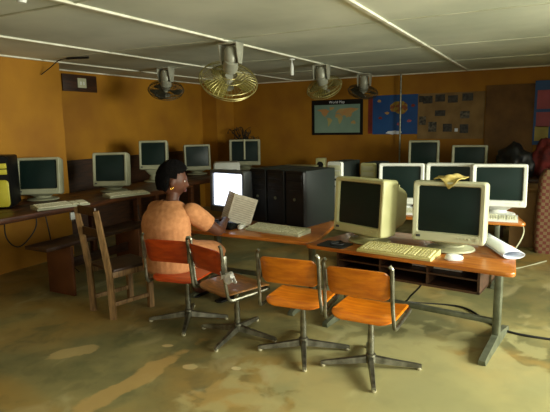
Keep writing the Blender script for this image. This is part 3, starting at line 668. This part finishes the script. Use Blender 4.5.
# rolled paper on the front desk
p = MB(); L_ = .44
def roll(u):
    return [( (.04 + .006 * k / 24) * cos(k / 24 * 2 * pi * 1.12 - 1.2), (.03 + .004 * k / 24) * sin(k / 24 * 2 * pi * 1.12 - 1.2) + .036) for k in range(25)]
rows = []
for u in (0, .3, .7, 1):
    f_ = 1 + .5 * u; rows.append([((x * f_), (u - .5) * L_, max(.001, z * (1 - .25 * u))) for x, z in roll(u)])
p.rings(rows, closed=False)
o = p.build('paper_roll', 'paper', smooth=60); o.location = (-.24, 3.40, TZ); o.rotation_euler.z = R(207)
sm = o.modifiers.new('Solidify', 'SOLIDIFY'); sm.thickness = .002
tag(o, 'loosely rolled white paper at the right end of the front desk', 'paper')
def sheet(nm, m, label, cat, fn, nx=14, ny=10, loc=(0, 0, 0), rz=0):
    s = MB(); s.rings([[fn(i / nx, j / ny) for i in range(nx + 1)] for j in range(ny + 1)], closed=False)
    o = s.build(nm, m, smooth=70); o.location = loc; o.rotation_euler.z = rz
    k = o.modifiers.new('Solidify', 'SOLIDIFY'); k.thickness = .004; k.offset = 1
    return tag(o, label, cat)
def drape(u, v):
    x = (u - .5) * .19; y = -.02 + v * .16
    z = .004 + .005 * abs(sin(u * 7 + v * 4)) + .02 * math.exp(-((u - .42 - .2 * v) / .2) ** 2)
    if v < .3: k_ = (1 - v / .3) * max(0, 1 - abs(u - .62) * 2.6); z -= .07 * k_; y = min(y, -.012 - .02 * (1 - v / .3))
    return (x * (.75 + .25 * v), y, max(z, .003 if v > .2 else -.05))
sheet('yellow_cloth', 'cloth', 'crumpled yellow cloth lying on top of the front monitor', 'cloth', drape, loc=(-.53, 3.22, TZ + .07 + .375 + .003), rz=R(-6))
t = thing('mouse_pad', (-1.22, 3.13, TZ), R(-8), 'dark mouse pad at the left end of the front desk', 'mouse pad')
MB().prism(rrect(.2, .17, .02), .001, .006).build('pad', 'rubber', t)
tag(MB().tube(smooth_path([(-1.25, 3.12, TZ + .012), (-1.2, 3.17, TZ + .02), (-1.16, 3.12, TZ + .012), (-1.23, 3.08, TZ + .012), (-1.2, 3.14, TZ + .016)]), .006, 6).build('coiled_lead', 'black'), 'short black lead coiled on the dark mouse pad', 'cable')
# cloth on chair 2
def hang(u, v):
    x = (u - .5) * .12; s = (v - .5) * .09
    return (x + .01 * sin(v * 9), .006 * sin(u * 11) + (-.012 if s < 0 else .012), -abs(s) + .01 * sin(u * 8 + v * 5))
sheet('white_cloth', 'wcloth', 'small white cloth tucked at the corner of the worn brown chair', 'cloth', hang, loc=(-1.60, 2.405, .515), rz=R(-20))
# papers stored under the front desk
t = thing('paper_stack', (-.55, 3.27, TZ - .185 + .0865), R(-8), 'stack of pale papers on the shelf under the front desk', 'paper')
for k in range(3): MB().box(-.16 - .01 * k, .15, -.1, .1, .001 + .009 * k, .008 + .009 * k, .001).build('paper_bundle', 'page', t)
# cables
def cable(nm, pts, r, label, m='rubber', cat='cable'): return tag(MB().tube(smooth_path(pts, 7), r, 6).build(nm, m), label, cat)
cable('floor_cable', [(-1.0, 3.55, .41), (-.72, 3.5, .30), (-.82, 3.55, .12), (-.86, 3.78, .008), (-.5, 3.84, .008), (-.28, 3.6, .008), (-.09, 3.48, .008), (.35, 3.52, .008), (.9, 3.7, .008)], .007, 'black cable snaking from under the front desk across the floor to the right')
cable('hanging_cable', [(-4.28, 2.86, LZ - .04), (-4.2, 2.8, .42), (-4.24, 2.95, .3), (-4.2, 3.1, .45), (-4.24, 3.14, LZ - .04)], .006, 'looped dark cable hanging under the left desk below the yellow-beige tower')
cable('hanging_cable', [(-4.22, 3.22, LZ - .04), (-4.2, 3.24, .4), (-4.22, 3.3, .2), (-4.1, 3.4, .012), (-3.9, 3.3, .008)], .006, 'straight dark cable dropping from the left desk to the floor')
t = thing('plug_adaptor', (-4.0, 3.36, .50), R(70), 'white plug adaptor dangling under the left desk', 'plug')
MB().box(-.022, .022, -.015, .015, 0, .07, .005).build('plug_body', 'white', t)
MB().tube(smooth_path([(0, 0, .07), (.01, .01, .11), (0, 0, LZ - .536)]), .004, 6).build('cord', 'rubber', t)
for k in (-.008, .008): MB().box(k - .002, k + .002, -.002, .002, -.016, .001).build('prong', 'chrome', t)
cable('hanging_cable', [(-3.74, 3.98, LZ - .11), (-3.74, 4.0, .42), (-3.7, 4.1, .36), (-3.72, 4.2, .5), (-3.74, 4.24, LZ - .11)], .006, 'dark cable loop under the left desk near the seated woman\'s back')
cable('white_lead', [(-.22, 4.85, .545), (-.14, 4.7, .45), (-.2, 4.6, .3), (-.34, 4.75, .12), (-.2, 5.1, .007), (.05, 5.5, .007)], .006, 'pale lead hanging from the second-row desk to the floor at right', 'cream')

# ------------------------------------------------------------------ the seated woman
def skin_mesh(verts, edges, rad, sub=2):
    me = bpy.data.meshes.new('sk'); me.from_pydata(verts, edges, []); o = bpy.data.objects.new('sk', me); COL.objects.link(o)
    md_ = o.modifiers.new('s', 'SKIN'); md_.use_smooth_shade = True
    for i, v in enumerate(me.skin_vertices[0].data):
        r = rad[i]; v.radius = r if isinstance(r, tuple) else (r, r); v.use_root = (i == 0)
    ss = o.modifiers.new('u', 'SUBSURF'); ss.levels = sub; ss.render_levels = sub
    dg = bpy.context.evaluated_depsgraph_get(); m = bpy.data.meshes.new_from_object(o.evaluated_get(dg)); bpy.data.objects.remove(o); return m
def fuse(meshes, nm, m, parent, vox=.006, extra=None, smooth_it=4):
    b = bmesh.new()
    for x in meshes: b.from_mesh(x); bpy.data.meshes.remove(x)
    if extra: extra(b)
    me = bpy.data.meshes.new('f'); b.to_mesh(me); b.free(); o = bpy.data.objects.new('f', me); COL.objects.link(o)
    r = o.modifiers.new('r', 'REMESH'); r.mode = 'VOXEL'; r.voxel_size = vox
    s = o.modifiers.new('s', 'SMOOTH'); s.iterations = smooth_it; s.factor = .5
    dg = bpy.context.evaluated_depsgraph_get(); out = bpy.data.meshes.new_from_object(o.evaluated_get(dg)); bpy.data.objects.remove(o)
    for p in out.polygons: p.use_smooth = True
    out.materials.clear(); out.materials.append(MT[m]); out.name = nm
    o = bpy.data.objects.new(nm, out); COL.objects.link(o); o.parent = parent; return o
wm = thing('person', (-2.36, 2.79, 0), R(-4), 'woman with short black hair in a peach dress, seated with her back to the camera', 'person')
ARM = {1: [(.165, .07, .775), (.25, .27, .60), (.135, .50, .635), (.10, .555, .635)], -1: [(-.165, .06, .77), (-.25, .24, .585), (-.15, .46, .635), (-.12, .52, .635)]}
TORSO = [(.357, .15, .12, .0), (.375, .175, .145, .0), (.44, .185, .15, .0), (.52, .178, .14, -.008), (.60, .172, .132, -.012), (.68, .178, .13, -.012), (.74, .178, .118, .005), (.785, .15, .092, .028), (.812, .10, .07, .042), (.835, .06, .055, .055), (.85, .04, .04, .06)]
LEGS = {s: [(s * .085, .04, .435), (s * .10, .16, .435), (s * .11, .28, .43), (s * .12, .40, .415), (s * .12, .43, .25), (s * .12, .41, .075), (s * .125, .47, .04), (s * .135, .57, .028)] for s in (-1, 1)}
tm = MB(); tm.rings([[(rx * cos(2 * pi * i / 32), cy + ry * sin(2 * pi * i / 32), z) for i in range(32)] for z, rx, ry, cy in TORSO])
me = bpy.data.meshes.new('t'); tm.b.to_mesh(me); tm.b.free(); meshes = [me]
meshes.append(skin_mesh([(0, .05, .80), (0, .065, .85), (0, .085, .90), (0, .09, .94)], [(0, 1), (1, 2), (2, 3)], [.052, .05, .048, .045]))
for s in (-1, 1):
    A = [V(q) for q in ARM[s]]
    pts = [A[0] - V((s * .05, 0, .01)), A[0], A[0].lerp(A[1], .5), A[1], A[1].lerp(A[2], .4), A[2], A[3]]
    meshes.append(skin_mesh([tuple(q) for q in pts], [(k, k + 1) for k in range(6)], [.05, .066, .054, .042, .039, .025, .026]))
    meshes.append(skin_mesh(LEGS[s], [(k, k + 1) for k in range(7)], [.095, .098, .086, .066, .054, .035, .034, .024]))
for s in (-1, 1):                                                     # hands: palm and five bent fingers
    w_, p_ = V(ARM[s][2]), V(ARM[s][3]); d = (p_ - w_).normalized(); sd = V((0, 0, 1)).cross(d).normalized() * -1; up = V((0, 0, 1))
    pc = w_ + d * .055
    meshes.append(skin_mesh([tuple(w_), tuple(w_ + d * .035), tuple(w_ + d * .08)], [(0, 1), (1, 2)], [(.024, .02), (.034, .017), (.036, .014)]))
    for k, ln in enumerate((.062, .072, .068, .052)):
        o_ = sd * (-.028 + .0187 * k) * (1 if s > 0 else -1) * -1
        b0 = w_ + d * .07 + o_; f = d + o_ * 3
        f.normalize()
        pts = [b0, b0 + f * ln * .45 + up * .006, b0 + f * ln * .8 - up * .008, b0 + f * ln - up * .022]
        meshes.append(skin_mesh([tuple(q) for q in pts], [(0, 1), (1, 2), (2, 3)], [.0095, .009, .0085, .0075]))
    th = sd * (-1 if s > 0 else 1) * 1.0
    pts = [w_ + d * .025 + th * .012, w_ + d * .05 + th * .042 - up * .004, w_ + d * .078 + th * .052 - up * .012, w_ + d * .098 + th * .05 - up * .018]
    meshes.append(skin_mesh([tuple(q) for q in pts], [(0, 1), (1, 2), (2, 3)], [.013, .0115, .0105, .009]))
# head: turned to the right towards the book, tilted down a little
HM = tr(0, .085, .985) @ rot('Z', R(-44)) @ rot('X', R(-10))
def head(b):
    t = bmesh.new(); bmesh.ops.create_uvsphere(t, u_segments=40, v_segments=28, radius=1)
    def g(v, c, r): return math.exp(-((v.x - c[0]) ** 2 / r[0] ** 2 + (v.z - c[1]) ** 2 / r[1] ** 2))
    for v in t.verts:
        x, y, z = v.co
        jaw = max(0, -z)
        X = x * .074 * (1 - .32 * jaw ** 1.3); Y = y * .094 * (1 - .12 * jaw); Z = z * .116
        if y < 0: Y -= .006 * (1 - abs(z))
        if y > 0 and z < -.3: Y += .012 * jaw
        if y > .2:
            q = V((x, 0, z))
            Y += .022 * g(q, (0, -.12), (.16, .2)) + .012 * g(q, (0, -.22), (.22, .1))        # nose
            Y += .012 * g(q, (0, -.50), (.34, .12)) - .006 * g(q, (0, -.5), (.3, .025))       # lips
            Y += .008 * g(q, (0, -.85), (.3, .16)) + .006 * g(q, (0, .28), (.5, .1))          # chin, brow
            for s in (-1, 1): Y -= .011 * g(q, (s * .36, .06), (.18, .11)); Y += .006 * g(q, (s * .45, -.2), (.2, .16))
        v.co = V((X, Y, Z))
    for s in (-1, 1):
        e = bmesh.new(); bmesh.ops.create_uvsphere(e, u_segments=14, v_segments=10, radius=1)
        for v in e.verts: v.co = V((s * .074 + v.co.x * .010, -.008 + v.co.y * .019, -.012 + v.co.z * .031))
        me = bpy.data.meshes.new('e'); e.to_mesh(me); e.free(); t.from_mesh(me); bpy.data.meshes.remove(me)
    bmesh.ops.transform(t, matrix=HM, verts=t.verts[:])
    me = bpy.data.meshes.new('h'); t.to_mesh(me); t.free(); b.from_mesh(me); bpy.data.meshes.remove(me)
body = fuse(meshes, 'body', 'skin', wm, .0045, head, 3)
for s in (-1, 1):
    e = MB().sphere((s * .027, .0765, .008), (.011, .008, .0075), 12, 8, mtx=HM).build('eye', 'eye', body)
    MB().sphere((s * .027, .0835, .008), (.0048, .0025, .0048), 10, 6, mtx=HM).build('pupil', 'black', e)
lp = MB()
for dz, w_ in ((.0, .024), (-.011, .021)):
    lp.tube([(w_ * (k / 6 - 1), .0945 - .012 * (k / 6 - 1) ** 2, -.056 + dz + .003 * (1 - abs(k / 6 - 1))) for k in range(13)], [.0025 + .0042 * (1 - abs(k / 6 - 1)) for k in range(13)], 8)
lp.build('lips', 'lip', body, mtx=HM)
MB().tube([(.083 + .0, -.008 + .008 * cos(a), -.05 + .008 * sin(a)) for a in [2 * pi * i / 12 for i in range(12)]], .0022, 6, closed=True, mtx=HM).build('earring', 'gold', wm)
h = bmesh.new(); bmesh.ops.create_uvsphere(h, u_segments=64, v_segments=44, radius=1)
kill = []
for v in h.verts:
    x, y, z = v.co
    front = y > .25 and z < .42 + .25 * (1 - abs(x)) ; low = z < -.62 and y < .25; ear = abs(x) > .6 and z < .12 and y > -.25
    k = 1.22 + .05 * noise.noise(v.co * 5) + .035 * noise.noise(v.co * 14)
    if front or low or ear: k = .86
    jaw = max(0, -z)
    v.co = V((x * .077 * k * (1 - .2 * jaw), y * .10 * k - .006, z * .118 * k + .008))
hb = MB(); hb.join(h, HM); hb.build('hair', 'hair', wm, smooth=70)
# dress: bodice, short sleeves, skirt over the thighs, open at neck, cuffs and hem
def seg(p, a, b_):
    a, b_ = V(a), V(b_); d = b_ - a; t_ = max(0, min(1, (p - a).dot(d) / d.length_squared)); return (p - (a + d * t_)).length, t_
def dressed(p):
    for s in (-1, 1):
        if p.x * s > .12:
            du, tu = seg(p, ARM[s][0], ARM[s][1]); df, tf = seg(p, ARM[s][1], ARM[s][3])
            if p.z > .5 and df < .075 and tf > .05 and df < du: return False
            if p.z > .5 and du < .085 and tu > .62: return False
    if p.y > .42 and p.z > .5: return False
    if p.z < .5: return p.z > .345 and p.y < .40 or (p.z > .40 and p.y < .46 and p.z < .5)
    return p.z < .838 - .55 * max(0, p.y - .05)*(abs(p.x) < .12)
db = bmesh.new(); db.from_mesh(body.data); db.normal_update()
kill = [v for v in db.verts if not dressed(v.co)]
off = {v: v.normal.copy() for v in db.verts}
bmesh.ops.delete(db, geom=kill, context='VERTS')
for v in db.verts:
    v.co += v.normal * (.014 + .006 * noise.noise(v.co * 7) + .0015 * noise.noise(V((v.co.x * 40, v.co.y * 40, v.co.z * 8))))
bmesh.ops.smooth_vert(db, verts=db.verts[:], factor=.5, use_axis_x=True, use_axis_y=True, use_axis_z=True)
me = bpy.data.meshes.new('dress'); db.to_mesh(me); db.free(); me.materials.append(MT['dress'])
for p in me.polygons: p.use_smooth = True
dro = bpy.data.objects.new('dress', me); COL.objects.link(dro); dro.parent = wm
so = dro.modifiers.new('Solidify', 'SOLIDIFY'); so.thickness = .004; so.offset = 1
for s in (-1, 1):
    sd_ = MB(); pts = [(-.036, -.07), (-.04, 0), (-.046, .09), (-.03, .15), (0, .165), (.03, .15), (.046, .09), (.04, 0), (.036, -.07), (0, -.085)]
    sd_.prism(pts, .001, .014, .002, mtx=tr(s * .128, .46, 0) @ rot('Z', -s * R(6))); o = sd_.build('sandal', 'black', wm)
    MB().tube([(s * .128 + .05 * cos(a), .525, .014 + .05 * sin(a)) for a in [pi * i / 10 for i in range(11)]], .008, 6, flat=.6).build('strap', 'black', o)

# ------------------------------------------------------------------ light
def area(nm, loc, rotx, sx, sy, e, col):
    l = bpy.data.lights.new(nm, 'AREA'); l.shape = 'RECTANGLE'; l.size = sx; l.size_y = sy; l.energy = e; l.color = col
    o = bpy.data.objects.new(nm, l); COL.objects.link(o); o.location = loc; o.rotation_euler = rotx; return o
DAY = (.98, 1.0, .83)
LE = dict(r1=66, r2=200, f1=5, f2=24)
a = area('daylight_right_near', (XR + .22, .85, 1.3), (R(68), 0, R(90)), 1.3, 1.1, LE['r1'], DAY); a.data.spread = R(150)
a = area('daylight_right_far', (XR + .22, 3.1, 1.28), (R(66), 0, R(94)), 2.2, 1.25, LE['r2'], DAY); a.data.spread = R(120)
a = area('daylight_front_left', (-2.7, YF - .22, 1.32), (R(66), 0, 0), 1.4, 1.05, LE['f1'], DAY); a.data.spread = R(120)
a = area('daylight_front_right', (1.0, YF - .22, 1.3), (R(62), 0, 0), 1.8, 1.2, LE['f2'], DAY); a.data.spread = R(120)
wd = bpy.data.worlds.new('world'); S.world = wd; wd.use_nodes = True
wd.node_tree.nodes['Background'].inputs['Color'].default_value = (.9, .95, .8, 1); wd.node_tree.nodes['Background'].inputs['Strength'].default_value = .3

# ------------------------------------------------------------------ camera
cam = bpy.data.cameras.new('camera'); co = bpy.data.objects.new('camera', cam); COL.objects.link(co); S.camera = co
cam.sensor_width = 36; cam.lens = 512 / 550 * 36; cam.clip_start = .05
v1 = V((275, 87, -512)).normalized(); v2 = V((-975, 64, -512)).normalized()
Yc = v1; Xc = -v2; Xc = (Xc - Yc * Xc.dot(Yc)).normalized(); Zc = Xc.cross(Yc)
Rm = M4((Xc, Yc, Zc)).to_4x4() if len(Xc) == 4 else M4(((Xc.x, Xc.y, Xc.z, 0), (Yc.x, Yc.y, Yc.z, 0), (Zc.x, Zc.y, Zc.z, 0), (0, 0, 0, 1)))
co.matrix_world = tr(0, 0, 1.37) @ Rm
S.view_settings.view_transform = 'Standard'; S.view_settings.look = 'None'; S.view_settings.gamma = 1; S.view_settings.use_curve_mapping = False
S.view_settings.exposure = 0.0
